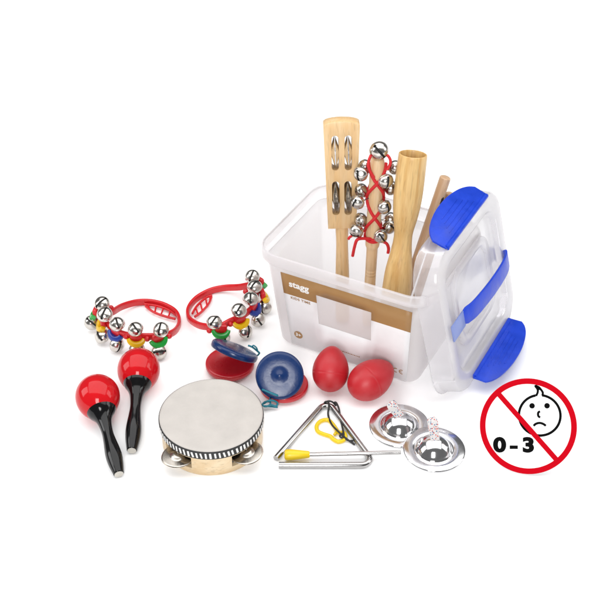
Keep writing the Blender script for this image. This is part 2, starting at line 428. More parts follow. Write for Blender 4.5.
def plate_with_holes(outer, holes, th):
    t = bmesh.new(); edges = []
    for poly in [outer]+holes:
        vs = [t.verts.new((x, 0, z)) for x, z in poly]
        for i in range(len(vs)): edges.append(t.edges.new((vs[i], vs[(i+1) % len(vs)])))
    bmesh.ops.triangle_fill(t, edges=edges, use_beauty=True, use_dissolve=False)
    ret = bmesh.ops.extrude_face_region(t, geom=t.faces[:])
    vs = [v for v in ret['geom'] if isinstance(v, bmesh.types.BMVert)]
    bmesh.ops.translate(t, verts=vs, vec=(0, th, 0)); bmesh.ops.translate(t, verts=t.verts[:], vec=(0, -th/2, 0))
    bmesh.ops.recalc_face_normals(t, faces=t.faces[:])
    return t
w0, w1 = hw(h0), hw(h1)
outer = [(-w0, h0), (w0, h0), (w1, h1-.55)] + [(w1*math.cos(a), h1-.55+.62*math.sin(a)) for a in [math.pi*i/12 for i in range(1, 12)]] + [(-w1, h1-.55)]
b = plate_with_holes(outer, [slot_poly(*s) for s in sl], 2.0)
es = [e for e in b.edges if len(e.link_faces) == 2 and e.calc_face_angle(0) > .6]
bmesh.ops.bevel(b, geom=es, offset=.07, segments=2, affect='EDGES', profile=.5)
part('paddle', b, M['beech'], js)
b = nb(); hz = h0+.02
lathe(b, curve_prof([(.80, 0), (.95, .15), (1.0, 2), (.93, 5), (.97, 7.5), (.84, hz-3), (.90, hz-.8), (.86, hz)], 5), 32)
part('handle', b, M['beech'], js)
for i, (cx, z0, z1, w) in enumerate(sl):
    for dy in (-1, 1):
        b = nb(); zc_ = (z0+z1)/2; rr = (z1-z0)/2-.18
        nx = (0.92 if cx < 0 else -.92) if i % 2 else .98*dy
        m = frame(V((cx+dy*.03, -.22, zc_)), V((dy, 0, .03*dy)) if i % 2 == 0 else V((dy, -.16, .04*dy)), V((0, 0, 1)))
        lathe(b, [(.12, .60), (.42, .59), (.62, .47), (rr*.96, .07), (rr, .04), (rr*.97, .0), (.64, .40), (.42, .52), (.12, .53)], 40, m, close=True)
        part('jingle', b, M['chrome'] if i % 2 == 0 else M['nickel'], js)
    b = nb(); tube(b, [V((cx-w-.25, -.15, (z0+z1)/2)), V((cx+w+.25, -.15, (z0+z1)/2))], .09, 8, sm=0)
    part('pin', b, M['steel'], js)

# bell stick
T = P(377.8, 157, 27.4); Lw = P(370.3, 278, 8.6); base, ax, LEN = standing(T, Lw)
bM = frame(base, ax, RGT)
bs = thing('bell_stick', 'pale wooden dowel criss-crossed with red cord and hung with small nickel bells, inside the tub', 'sleigh bells', bM)
k = cmpx(T); R0 = 5.9*k; RU = 7.5*k
b = nb(); g0 = along(base, T, 272)
pr = [(R0*.7, 0), (R0*.95, .2), (R0, 1)]
for dz in (-.5, 0, .5): pr += [(R0, g0+dz-.12), (R0*.93, g0+dz), (R0, g0+dz+.12)]
g1 = along(base, T, 206); g2 = along(base, T, 246)
pr += [(R0, g2-.5), (R0*1.03, g2-.25), (RU*.97, g2+.1), (RU, g2+.4), (RU, g1-.25), (RU*.94, g1), (RU, g1+.25), (RU*.98, LEN-.8), (RU*.85, LEN-.2), (RU*.6, LEN-.02), (0, LEN)]
R0 = RU
lathe(b, pr, 32); part('stick', b, M['maple'], bs)
def BSP(px, py, out):                      # a point at picture position, 'out' cm in front of the stick's axis
    z = along(base, T, py); c = base+ax*z
    return bM.inverted() @ (PD(px, py, c + tocam(c)*out))
ro = R0+.12
cord = nb(); ys = [(163, 197), (197, 231)]
for (ya, yb2) in ys:
    z_a, z_b = along(base, T, ya), along(base, T, yb2)
    for sgn in (-1, 1):
        pts = []
        for i in range(9):
            f = i/8; a = math.radians(-90+sgn*(95-190*f)); rad = ro+.04*(sgn > 0)
            pts.append(V((rad*math.cos(a), rad*math.sin(a), z_a+(z_b-z_a)*f)))
        tube(cord, pts, .22, 8, sm=3)
        pts = [V((-p.x, -p.y, p.z)) for p in pts]; tube(cord, pts, .2, 8, sm=3)
zt = along(base, T, 239)
tube(cord, [V((ro*math.cos(a), ro*math.sin(a), zt+.5+.4*math.sin(a))) for a in [2*math.pi*i/16 for i in range(16)]], .2, 8, closed=True, sm=2)
tube(cord, [BSP(371, 239, ro), BSP(362, 238.5, ro+.5), BSP(357, 240, ro+.9), BSP(354.5, 247, ro+.8), BSP(352.6, 256, ro+.6)], .22, 8)
tube(cord, [BSP(371, 240, ro), BSP(379, 241, ro+.5), BSP(386, 243, ro+.6), BSP(388.5, 248, ro+.4), BSP(388, 253, ro+.3)], .22, 8)
tube(cord, [BSP(364, 231, ro), BSP(356, 234, .9), BSP(350, 237, .9), BSP(348.5, 239, .8)], .19, 8)
tube(cord, [BSP(371, 155, ro-.3), BSP(368.5, 162, ro-.1), BSP(369, 169, ro), BSP(374, 178, ro+.1)], .2, 8)
tube(cord, [BSP(384, 153, ro-.6), BSP(389, 157, ro-.4), BSP(390.5, 163, ro-.2), BSP(387, 170, ro)], .2, 8)
part('lacing_cord', cord, M['red_cord'], bs)
blist = [(361, 174, .9, 250), (386, 181, 1.3, 300), (395, 167.5, -.6, 330), (365, 167, -1.3, 230), (357.2, 202, 1.2, 240), (384.3, 207, 1.5, 285), (361.5, 190.5, -.9, 200), (391, 188, -1.0, 350),
         (356.3, 231, 1.2, 260), (381, 236.2, 1.6, 290), (361, 220, -.8, 215), (389.5, 227, -.2, 320), (390, 219, -1.3, 340)]
for px, py, out, ang in blist:
    p = BSP(px, py, out); c0 = V((0, 0, p.z)); d = (p-c0).normalized()
    nz = (d + V((random.uniform(-.4, .4), random.uniform(-.9, -.3), random.uniform(-.5, .3)))).normalized()
    m = frame(p, nz, V((random.uniform(-1, 1), random.uniform(-1, 1), random.uniform(-1, 1))))
    place('bell', random.choice(BELLS_S), bs, m)
    wires = nb(); tube(wires, [p-d*.7, c0+d*(R0-.05)+V((0, 0, .25))], .07, 6, sm=0)
    part('bell_wire', wires, M['steel'], bs)
p = V((0.1, -.15, LEN+1.0)); place('bell', bell_mesh(1.25, 1.0), bs, frame(p, V((.05, -.95, .25)), V((.8, 0, .75))))

# hollow wooden tone block
T = P(413, 153.8, 28.2); Lw = P(397.2, 285, 9.8); base, ax, LEN = standing(T, Lw)
tM = frame(base, ax, RGT); k = cmpx(T)
tb = thing('wooden_tube_shaker', 'thick golden wooden tube with a narrow waist and an open top, standing in the tub', 'percussion tube', tM)
def ty(py): return along(base, T, py)
kk = k*1.03
pr = [(14.6*kk, .0), (15*kk, .3), (15*kk, ty(300)), (14.8*kk, ty(286)), (13.8*kk, ty(270)), (10.8*kk, ty(252)), (9.4*kk, ty(240)), (9.6*kk, ty(231)), (12.2*kk, ty(217)), (13.9*kk, ty(203)), (14.5*kk, ty(190)), (14.4*kk, ty(170)), (14.1*kk, LEN-.25)]
pr = curve_prof(pr, 5) + [(13.8*kk, LEN-.05), (13.2*kk, LEN), (12.4*kk, LEN-.02), (12.0*kk, LEN-.2), (11.6*kk, LEN-2.2), (9*kk, LEN-5.5), (0, LEN-6)]
b = nb(); lathe(b, pr, 56); part('tube_body', b, M['gold'], tb)

# plain beater sticks behind the lid
for (t, lo, r, nm, lb) in (((445.5, 177, 24.6), (416, 264, 11.3), 5.7, 'wooden_beater', 'plain pale wooden beater stick showing behind the lid, taller of the two'),
                   ((450.0, 193.0, 21.9), (428, 262, 10.8), 4.2, 'wooden_rod', 'short wooden stick end peeking out behind the taller beater')):
    T = P(*t); Lw = P(*lo); base, ax, LEN = standing(T, Lw); k = cmpx(T)
    o = thing(nm, lb, 'beater', frame(base, ax, RGT)); R0 = r*k
    b = nb(); lathe(b, [(R0*.8, 0), (R0, .2), (R0, LEN-.25), (R0*.93, LEN-.08), (R0*.75, LEN), (0, LEN)], 32)
    st = part('stick', b, M['stickw'], o)
    if nm == 'wooden_beater':
        b = nb()
        for i in range(3): box(b, V((R0*.985*math.cos(a0 := math.radians(-62+9*i)), R0*.985*math.sin(a0), LEN-3.3+.15*(i % 2))), (.16, .16, .95), None, .02)
        part('stamped_mark', b, M['shade_stamp'], st)

# ------------------------------------------------------------------ lid leaning on the tub
lb0, lb1 = B(30.2, 2.0, .3), B(30.2, 25.2, .3); lt0 = B(24.8, 2.0, 21.2)
ya = BV; yb_ = (lt0-lb0).normalized(); zn = ya.cross(yb_)
if zn.dot(BU) < 0: zn = -zn
LW, LH = 23.2, (lt0-lb0).length
# local frame: x = along the tub's depth (away from viewer), y = up the slope, z = outwards
lidM = Matrix((ya, yb_, ya.cross(yb_))).transposed().to_4x4(); lidM.translation = (lb0+lb1)/2
zs = 1 if lidM.to_3x3().col[2].dot(BU) > 0 else -1
lid = thing('tub_lid', 'clear plastic tub lid with blue clips and handle, leaning on its end against the tub', 'lid', lidM)
def LR(dx, r, z, dy=0):
    return [V((p.x, p.y+LH/2, z*zs)) for p in rrect(LW-2*dx, LH-2*(dx+dy), r, 0)]
b = nb()
loft(b, [LR(-.25, 4.2, -3.1), LR(-.15, 4.1, -2.9), LR(.1, 4.0, -2.6), LR(.25, 4.0, -.5), LR(.45, 3.9, -.12), LR(.9, 3.6, 0), LR(2.1, 3.2, 0.02), LR(2.45, 3.1, -.2), LR(2.7, 3.0, -.75), LR(3.1, 2.8, -.95)], False, True)
solid(part('lid_panel', b, M['clear'], lid), .2)
b = nb()
loft(b, [LR(5.0, 2.6, -.93), LR(5.05, 2.6, -.55), LR(5.3, 2.5, -.4), LR(5.9, 2.3, -.4), LR(6.2, 2.2, -.55), LR(6.25, 2.2, -.93)], False)
part('raised_ring', b, M['clear'], lid)
CL = 13.5; DSH = [(-.04, 0), (-.045, .42), (.02, .60), (.14, .76), (.32, .87), (.5, .9), (.68, .87), (.86, .76), (.98, .60), (1.045, .42), (1.04, 0)]
def flap(hinge_y, z, dirv, flip, xs, hgt):
    """D-shaped clip leaf hinged along x at local (., hinge_y, z); dirv = its direction in the (y, z) plane."""
    d = V((0, dirv[0], dirv[1]*zs)).normalized(); x = V((1, 0, 0)); n = x.cross(d)
    m = Matrix((x, d, n)).transposed().to_4x4(); m.translation = V((-CL/2+.5+xs, hinge_y, z*zs))
    bb = nb(); dd = smooth([V((a*CL, q*hgt, 0)) for a, q in DSH[1:-1]], 5); poly = [(DSH[0][0]*CL, 0)]+[(p.x, p.y) for p in dd]+[(DSH[-1][0]*CL, 0)]
    prism(bb, poly, -.16, .16, m, 0, .07)
    tube(bb, [m @ V((-.3, 0, 0)), m @ V((CL+.3, 0, 0))], .36, 10, sm=0)
    for i in range(4):
        y = .9+.62*i; w = CL*(.40-.05*i); [box(bb, V((CL/2, y, sg*.17)), (2*w*.8, .11, .09), m, .03) for sg in (-1, 1)]
    return bb
lt = part('latch', flap(LH-.3, -.1, (.55, -.83), -1, -.2, 4.6), M['clip'], lid)
lb_ = part('latch', flap(1.0, .25, (-.25, .97), -1, .25, 4.2), M['clip'], lid)
# carry handle arching over the middle of the lid
b = nb(); hy = LH*.485
arc = smooth([V((-LW/2+5.0, hy, .1*zs)), V((-LW/2+6.2, hy, .45*zs)), V((-3.5, hy, .95*zs)), V((1.5, hy, 1.35*zs)), V((6.4, hy, 1.3*zs)), V((9.2, hy, .75*zs)), V((9.9, hy, -.2*zs))], 8)
n = len(arc); scl = [min(1, .55+.9*min(i, n-1-i)/(n*.28)) for i in range(n)]
sweep(b, arc, rbox(.34, 2.5, .12), V((0, 1, 0)), scale=scl)
part('carry_handle', b, M['clip'], lid)
b = nb(); box(b, V((-LW/2+3.5, hy-.1, .22*zs)), (4.0, 2.3, .25), None, .08); part('handle_tab', b, M['pale_clip'], lid)

# ------------------------------------------------------------------ maracas
def maraca(ball, zb, tip, zt, rb, lab):
    A = P(*ball, zb); E_ = P(*tip, zt); ax = (E_-A).normalized(); L = (E_-A).length
    o = thing('maraca', lab, 'maraca', frame(A, ax, RGT), 'pair of red and black maracas'); R = rb*cmpx(A)
    cut = .52
    b = nb(); pr = [(R*math.sin(math.radians(a)), -R*(1.04 if a < 90 else 1.13)*math.cos(math.radians(a))) for a in range(0, 141, 4)]
    pr[0] = (0, pr[0][1]); zc = pr[-1][1]; rc = pr[-1][0]; pr += [(rc*.9, zc-.05), (0, zc-.06)]
    lathe(b, pr, 64); part('head', b, M['red_gloss'], o, angle=60)
    b = nb(); s = R/3.3; H = L-zc
    p2 = [(rc*1.02, zc-.04), (rc*.90, zc+.04*H), (rc*.66, zc+.105*H), (rc*.50, zc+.18*H), (.88*s, zc+.28*H), (.84*s, zc+.38*H), (.96*s, zc+.5*H), (1.12*s, zc+.62*H), (1.18*s, zc+.73*H), (1.08*s, zc+.84*H), (.85*s, zc+.95*H), (.76*s, L-.1)]
    pr = curve_prof(p2, 5) + [(.70*s, L-.02)]
    lathe(b, [(0, zc-.05)]+pr, 48); part('handle', b, M['black_gloss'], o, angle=60)
    b = nb(); lathe(b, [(.64*s, L-.03), (.64*s, L+.05), (.52*s, L+.09), (0, L+.09)], 32); part('end_cap', b, M['endcap'], o)
maraca((97.6, 396.5), 3.35, (119, 474.5), 1.0, 22.3, 'left one of the two red maracas, its black handle pointing down to the right')
maraca((138.7, 369.5), 3.25, (131.8, 451), 1.0, 21.4, 'right one of the two red maracas, its black handle pointing straight down beside the tambourine')

# ------------------------------------------------------------------ tambourine
TR, THT = 6.55, 4.4
tc = (P(160, 415, THT)+P(262, 415, THT))/2; tc.z = 0; tc.y += .35
tdir = V((0, -math.sin(math.radians(1.5)), math.cos(math.radians(1.5))))
tamM = frame(tc, tdir, RGT)
tam = thing('tambourine', 'small wooden tambourine with a white skin, striped trim and pairs of metal jingles', 'tambourine', tamM)
aL = P(174.5, 457, 1.9); aR = P(247.5, 452, 1.9)
angL = math.atan2(aL.y-tc.y, aL.x-tc.x); angR = math.atan2(aR.y-tc.y, aR.x-tc.x)
angs = [angL, angR] + [angR+(angL+2*math.pi-angR)*q for q in (.37, .63)]
b = nb(); NS = 180; slot = .345; zl = [0, .9, 2.7, THT-.15]; ro, ri = TR-.12, TR-.75
def inslot(a): return any(abs((a-s+math.pi) % (2*math.pi)-math.pi) < slot for s in angs)
vo = [[b.verts.new((ro*math.cos(2*math.pi*i/NS), ro*math.sin(2*math.pi*i/NS), z)) for i in range(NS)] for z in zl]
vi = [[b.verts.new((ri*math.cos(2*math.pi*i/NS), ri*math.sin(2*math.pi*i/NS), z)) for i in range(NS)] for z in zl]
for i in range(NS):
    j = (i+1) % NS; a = 2*math.pi*(i+.5)/NS; s = inslot(a)
    for q in range(3):
        if q == 1 and s:
            b.faces.new((vo[1][i], vo[1][j], vi[1][j], vi[1][i])); b.faces.new((vo[2][i], vo[2][j], vi[2][j], vi[2][i]))
            continue
        b.faces.new((vo[q][i], vo[q][j], vo[q+1][j], vo[q+1][i])); b.faces.new((vi[q][i], vi[q][j], vi[q+1][j], vi[q+1][i]))
    b.faces.new((vo[0][i], vo[0][j], vi[0][j], vi[0][i])); b.faces.new((vo[3][i], vo[3][j], vi[3][j], vi[3][i]))
    if inslot(a) != inslot(2*math.pi*(i+1.5)/NS): b.faces.new((vo[1][j], vo[2][j], vi[2][j], vi[1][j]))
part('shell', b, M['shell'], tam)
b = nb(); pr = [(0, THT+.03)]
for q in range(1, 13): pr.append((TR*.955*q/12, THT+.03-.05*math.sin(math.pi*q/12)))
pr += [(TR*.985, THT+.0), (TR+.0, THT-.10), (TR+.03, THT-.3), (TR-.05, THT-.3)]
lathe(b, pr, 96); part('skin', b, M['skin'], tam, angle=60)
b = nb(); lathe(b, [(TR-.02, THT-.12), (TR+.07, THT-.14), (TR+.10, THT-.25), (TR+.09, THT-1.32), (TR+.05, THT-1.42), (TR-.11, THT-1.44)], 96)
NST = 74
for i in range(NST):
    a = 2*math.pi*(i+random.uniform(-.07, .07))/NST; m = Matrix.Rotation(a, 4, 'Z') @ Matrix.Translation((TR+.11, 0, THT-.78)) @ Matrix.Rotation(math.radians(random.uniform(4, 15)), 4, 'X')
    box(b, V((0, 0, 0)), (.07, .25+random.uniform(-.03, .03), .86+random.uniform(-.06, .06)), m, .03, 1)
part('trim', b, [M['trim_black'], M['trim_white']], tam)
for a in angs:
    c = V((math.cos(a)*(TR-.35), math.sin(a)*(TR-.35), 0))
    for zz, up in ((1.80, -1), (1.90, 1)):
        b = nb(); m = Matrix.Translation(c+V((math.cos(a)*.0+random.uniform(-.08, .08), random.uniform(-.08, .08), zz))) @ Matrix.Rotation(random.uniform(-.06, .06), 4, 'X') @ Matrix.Rotation(random.uniform(-.06, .06), 4, 'Y') @ Matrix.Diagonal((1, 1, up, 1))
        lathe(b, [(.16, .42), (.55, .40), (.85, .26), (1.0, .10), (1.15, .07), (1.9, .07), (2.07, .05), (2.1, .02), (2.05, -.01), (1.9, -.0), (1.15, .0), (.98, .02), (.8, .19), (.5, .32), (.16, .34)], 44, m, close=True)
        part('jingle', b, M['old_nickel'], tam, angle=50)
    b = nb(); lathe(b, [(0, .9), (.12, .9), (.12, 2.8), (0, 2.8)], 10, Matrix.Translation(c)); part('pin', b, M['steel'], tam)

# ------------------------------------------------------------------ castanets
def disc(bm, m, R, th=1.05, boss=True):
    h = th/2
    top = [(0, h+.36), (.14, h+.35), (.30, h+.29), (.46, h+.20), (.75, h+.13), (1.05, h+.07), (1.25, h+.045), (1.4, h+.05)] if boss else [(0, h+.06)]
    pr = top + [(R*.6, h+.05), (R*.86, h), (R*.95, h-.09), (R*.99, h-.22), (R, h-.4), (R*.995, -h+.16), (R*.97, -h+.04), (R*.93, -h), (R*.84, -h+.02), (R*.55, -h+.28), (0, -h+.34)]
    lathe(bm, pr, 72, m)
def img_normal(c, dx, dy, ratio):
    v = tocam(c); mn = RGT*dx+UPV*dy; mn = (mn-v*mn.dot(v)).normalized()
    return mn*math.sqrt(1-ratio*ratio)+v*ratio
# open castanet, left
c1 = P(230, 364, .55); RA = 24.4*cmpx(c1)
cA = thing('castanet', 'open castanet behind the tambourine, blue disc tipped up over the red one', 'castanet', V((c1.x, c1.y, 0)), 'pair of red and blue castanets')
b = nb(); disc(b, frame(c1, V((0, 0, -1))), RA, .95); part('lower_disc', b, M['red_paint'], cA, cA, 50)
c2 = P(234.6, 350.5, 3.4); n2 = img_normal(c2, 85, 218, .19)
RA = 24.4*cmpx(c2)
b = nb(); disc(b, frame(c2, n2), RA, .95, False); part('upper_disc', b, M['blue_paint'], cA, cA, 50)
b = nb(); hp = [(248, 345.5), (252, 347), (256, 350), (259.5, 353)]
pts = [P(x, y, z) for (x, y), z in zip(hp, (2.75, 2.6, 2.2, 1.75))]
tube(b, pts, .13, 8); tube(b, [pts[1], P(253.5, 345.5, 2.9), P(256.5, 348, 2.6), P(257.5, 351, 2.1)], .1, 8)
tube(b, [pts[3], P(258, 355, 1.4), P(254.5, 357.5, 1.0)], .12, 8)
part('elastic_cord', b, M['teal'], cA, cA)
# castanet facing the camera, right
c1 = P(284, 385.5, .55); RB = 24.3*cmpx(c1)
cB = thing('castanet', 'castanet beside the red eggs, its round blue face turned up to view', 'castanet', V((c1.x, c1.y, 0)), 'pair of red and blue castanets')
b = nb(); disc(b, frame(c1, V((0, 0, -1))), RB, .95); part('lower_disc', b, M['red_paint'], cB, cB, 50)
c2 = P(279.7, 375.5, 3.25); n2 = (tocam(c2)+V((-.03, -.06, .07))).normalized()
mB = frame(c2, n2)
b = nb(); disc(b, mB, 24.1*cmpx(c2), .95); part('upper_disc', b, M['blue_paint'], cB, cB, 50)
b = nb(); kc = cmpx(c2)
def onB(px, py, up=.56):
    d = PD(px, py, c2); l = mB.inverted() @ d; return mB @ V((l.x, l.y, up))
tube(b, [onB(263, 389.6, .3), onB(263.7, 390, .54), onB(270, 392.6, .57), onB(276.8, 395.2, .54), onB(277.5, 395.5, .3)], .15, 8)
def TF(px, py, z=.5): return P(px, py, z)
tube(b, [TF(270, 401.5, 1.0), TF(265, 402, .5), TF(262.5, 405), TF(266, 406.5), TF(271, 404.8, .6), TF(276, 406, .5), TF(277.5, 403, .6), TF(273, 400.5, 1.1), TF(268, 401, 1.1), TF(264, 403.5, .6)], .13, 8)
tube(b, [TF(261.5, 406), TF(268, 406.2, .35), TF(277.8, 407.3, .2)], .12, 8)
tube(b, [TF(270.5, 404.5, .7), onB(270.3, 399.5, .1), onB(270, 397, -.6)], .12, 8)
part('elastic_cord', b, M['teal'], cB, cB)

# ------------------------------------------------------------------ egg shakers
def egg(ctr, sm_end, L, R, lab, lift=0.):
    c = P(*ctr, R); e = P(*sm_end, R+lift); ax = (e-c).normalized()
    o = thing('egg_shaker', lab, 'egg shaker', frame(c, ax, V((0, 0, 1))), 'pair of red egg shakers')
    pr = []
    for i in range(41):
        t = math.pi*i/40; z = -math.cos(t); r = math.sin(t)*(1-.13*z-.055*z*z)
        pr.append((0 if i in (0, 40) else R*1.01*r, L/2*z))
    k = 18; z0 = pr[k][1]; r0 = pr[k][0]
    pr = pr[:k] + [(r0-.0, z0-.035), (r0-.012, z0-.012), (r0-.012, z0+.012), (r0, z0+.035)] + pr[k+1:]
    e_ = ax.z; low = max(r*math.sqrt(max(0, 1-e_*e_))-z*e_ for r, z in pr)          # how far the shell reaches below its centre
    c2 = CAM+(c-CAM)*((low-CAM.z)/(c.z-CAM.z)); o.location = c2*S
    b = nb(); lathe(b, pr, 64); part('egg_shell', b, M['red_egg'], o, angle=60)
egg((330.8, 369.0), (333.8, 338), 6.25, 2.42, 'red egg shaker pointing away, beside the blue castanet', 3.2)
egg((371.5, 379), (404, 357), 7.1, 2.55, 'red egg shaker lying tilted to the right, in front of the tub label', .9)

# ------------------------------------------------------------------ triangle and beater
tr0 = P(323, 440, 0)
tri = thing('triangle', 'bent steel triangle lying flat with a yellow holder on a black cord', 'triangle', V((tr0.x, tr0.y, 0)))
RT = .40
def TP(zx, zy, z=RT): return P(250+zx/3.75, 380+zy/3.75, z)
def fillet(a, c, d, r, n=8):               # rounded corner at c between a and d
    u = (a-c).normalized(); w = (d-c).normalized(); h = math.acos(max(-1, min(1, u.dot(w))))/2; t = r/math.tan(h)
    bis = (u+w).normalized(); o = c+bis*(r/math.sin(h)); p0 = c+u*t; p1 = c+w*t; out = []
    for i in range(n+1):
        f = i/n; q = (p0-o).lerp(p1-o, f); out.append(o+q.normalized()*r)
    return out
pa, pb_, pc, pd = TP(97, 294), TP(289, 76), TP(470, 319), TP(108, 319)
path = [pa, pa.lerp(pb_, .3), pa.lerp(pb_, .6)] + fillet(pa, pb_, pc, 1.0) + [pb_.lerp(pc, .5)] + fillet(pb_, pc, pd, 1.1) + [pc.lerp(pd, .5), pd]
b = nb(); sweep(b, path, circ(RT, 16), V((0, 0, 1))); part('bent_rod', b, M['steel'], tri, tri)
b = nb(); z = .25
ringp = [TP(*q, z) for q in ((332, 196), (312, 168), (292, 150), (266, 154), (250, 172), (254, 192), (276, 203), (300, 211), (312, 222), (330, 231), (350, 226), (358, 211), (350, 197))]
tube(b, ringp, .27, 10, closed=True, sm=5)
ringi = [TP(336+22*math.cos(t), 212+18*math.sin(t), z+.02) for t in [2*math.pi*i/12 for i in range(12)]]
tube(b, [TP(316, 206, z), TP(322, 199, z+.05), TP(333, 195, z)], .2, 8)
hold = part('cord_holder', b, M['yellow2'], tri, tri)
b = nb()
tube(b, [TP(276, 92, .3), TP(283, 82, .95), TP(294, 84, 1.0), TP(296, 100, .85), TP(293, 130, .3), TP(306, 166, .65), TP(330, 192, .75), TP(350, 211, .62), TP(372, 228, .25), TP(392, 242, .14)], .13, 8)
tube(b, [TP(322, 96, .3), TP(318, 84, .95), TP(325, 88, 1.0), TP(334, 110, .95), TP(338, 140, .5), TP(347, 180, .65), TP(351, 205, .75), TP(343, 216, .7), TP(337, 208, .7), TP(350, 200, .8)], .13, 8)
tube(b, [TP(276, 92, .3), TP(290, 80, .98), TP(308, 82, .98), TP(322, 96, .3)], .12, 8)
tube(b, [TP(350, 211, .62), TP(365, 226, .3), TP(386, 228, .14)], .11, 8)
part('cord', b, M['black_cord'], tri, tri)
A_ = TP(130, 281, .75); Z_ = TP(566, 272, 1.15)
bt = thing('triangle_beater', 'thin steel beater with a tapered yellow grip, resting across the triangle', 'beater', frame(A_, Z_-A_, V((0, 0, 1))))
Lb = (Z_-A_).length; gl = (TP(224, 278, .85)-A_).length
b = nb(); lathe(b, [(0, gl-.6), (.27, gl-.6), (.27, Lb-.05), (.22, Lb), (0, Lb)], 20); part('rod', b, M['steel'], bt)
b = nb(); lathe(b, [(0, -.02), (.45, -.02), (.62, .06), (.72, .3), (.71, .8), (.60, gl*.55), (.44, gl-.15), (.36, gl), (0, gl)], 28); part('grip', b, M['yellow2'], bt)

# ------------------------------------------------------------------ finger cymbals
def cymbal(ctr, rx, lab, strap_px, tilt, twist=0):
    c = P(*ctr, .7); c.z = .06; R = rx*cmpx(c)*1.0
    n = V((tilt[0], tilt[1], 1)).normalized()
    c.z = .06 + R*math.sin(math.acos(n.z))
    m = frame(c, n)
    o = thing('finger_cymbal', lab, 'finger cymbal', m, 'pair of finger cymbals')
    pr = [(0, 2.0), (.4, 1.98), (1.05, 1.82), (1.75, 1.42), (2.25, .92), (2.52, .50), (2.66, .34), (2.82, .30), (3.05, .37), (3.5, .42), (3.9, .36), (R*.97, .24), (R, .16)]
    pr = [(r*R/4.3 if r < R*.96 else r, z) for r, z in pr]
    b = nb(); lathe(b, curve_prof(pr, 4)[:-1] + [(R, .16)], 96); b.faces.ensure_lookup_table()
    for f in [f for f in b.faces if len(f.verts) > 4]: b.faces.remove(f)
    solid(part('cymbal_disc', b, M['chrome'], o, angle=70), .09)
    top = m @ V((0, 0, 1.9)); tip = PD(*strap_px, top+tocam(top)*.3)
    d = tip-top; L = d.length; side = (RGT - d.normalized()*RGT.dot(d.normalized())).normalized(); dep = d.normalized().cross(side)
    pts = []
    for i in range(13):
        f = i/12; a = math.pi*f
        pts.append(top + d*(1-(2*f-1)**4*1.0 if 0 else math.sin(a)**.55) + dep*(.55*math.cos(a)*(.35+.65*math.sin(a))) + side*(.12*math.sin(a)))
    pp = smooth(pts, 3); b = nb(); sweep(b, pp, rbox(.14, 1.25, .05), side, scale=[1.1-.6*math.exp(-((i/(len(pp)-1)-.5)/.16)**2)-.2*abs(2*i/(len(pp)-1)-1)**3 for i in range(len(pp))])
    part('finger_strap', b, M['dots'], o, o)
cymbal((434.3, 447.5), 30.2, 'front finger cymbal of the pair, shiny steel with an upright dotted ribbon loop', (431.2, 417.5), (0, -.02))
cymbal((399.6, 424.0), 29.6, 'rear finger cymbal of the pair, mirroring a red egg in its rim', (389, 402.5), (.0, -.02))

# ------------------------------------------------------------------ bell bracelets
def bracelet(ox, oy, strap, ladder, sets, beads, lab):
    pt = lambda x, y, z: P(ox+x/5, oy+y/5, z)
    S0 = [pt(*q) for q in strap]; c = sum(S0, V((0, 0, 0)))/len(S0)
    o = thing('bell_bracelet', lab, 'bell bracelet', V((c.x, c.y, 0)), 'pair of red bell bracelets')
    cen = V((c.x, c.y, 1.5))
    b = nb(); pp = smooth(S0, 6, True)
    sweep(b, pp, rbox(.48, 1.08, .18), lambda i: V((0, 0, 1)), True); part('strap', b, M['red_plastic'], o, o)
    b = nb()
    up_, lo_ = [pt(*q) for q in ladder[0]], [pt(*q) for q in ladder[1]]
    us, ls = smooth(up_, 5), smooth(lo_, 5)
    for pth in (us, ls): sweep(b, pth, rbox(.3, .36, .1), V((0, 0, 1)))
    for q in range(2, len(us)-2, 3): tube(b, [us[q], ls[min(q+1, len(ls)-1)]], .13, 6, sm=0)
    part('buckle_strap', b, M['red_plastic'], o, o)
    for colr, mid, top, bot in sets:
        pm = pt(*mid); out = V((pm.x-cen.x, pm.y-cen.y, 0)).normalized(); tan = V((0, 0, 1)).cross(out)
        if colr:
            b = nb(); ctr = pm+V((0, 0, .55))
            arc = [ctr+tan*(1.12*math.sin(a))+V((0, 0, -.95*math.cos(a)))+out*(.5*math.cos(a)) for a in [math.radians(-78+156*i/14) for i in range(15)]]
            sweep(b, arc, rbox(.85, 1.05, .22), lambda i: (out*.9+V((0, 0, .35))), scale=[.62+.38*math.sin(math.pi*i/14) for i in range(15)])
            part('clip', b, M[colr], o, o)
            b = nb(); box(b, V((0, 0, 0)), (1.75, .75, 1.35), frame(pm+V((0, 0, .55)), V((0, 0, 1)), tan), .28)
            part('bell_mount', b, M['red_plastic'], o, o)
        bl = nb(); drew = False
        for q, sgn in ((top, 1), (bot, -1)):
            if q is None: continue
            pb = pt(*q); drew = True
            nz = (tocam(pb)*.55 + V((random.uniform(-.5, .5), random.uniform(-.5, .2), .9*sgn if sgn > 0 else -.2+random.uniform(-.3, .5)))).normalized()
            place('bell', random.choice(BELLS), o, frame(pb, nz, V((random.uniform(-1, 1), random.uniform(-.5, .5), random.uniform(-.4, .4)))), o)
            tube(bl, [pb, pm], .16, 8, sm=0)
        part('bell_stem', bl, M['steel'], o, o)
    for x, y, z in beads:
        b = nb(); sphere(b, pt(x, y, z), .42); part('bead', b, M['red_plastic'], o, o)
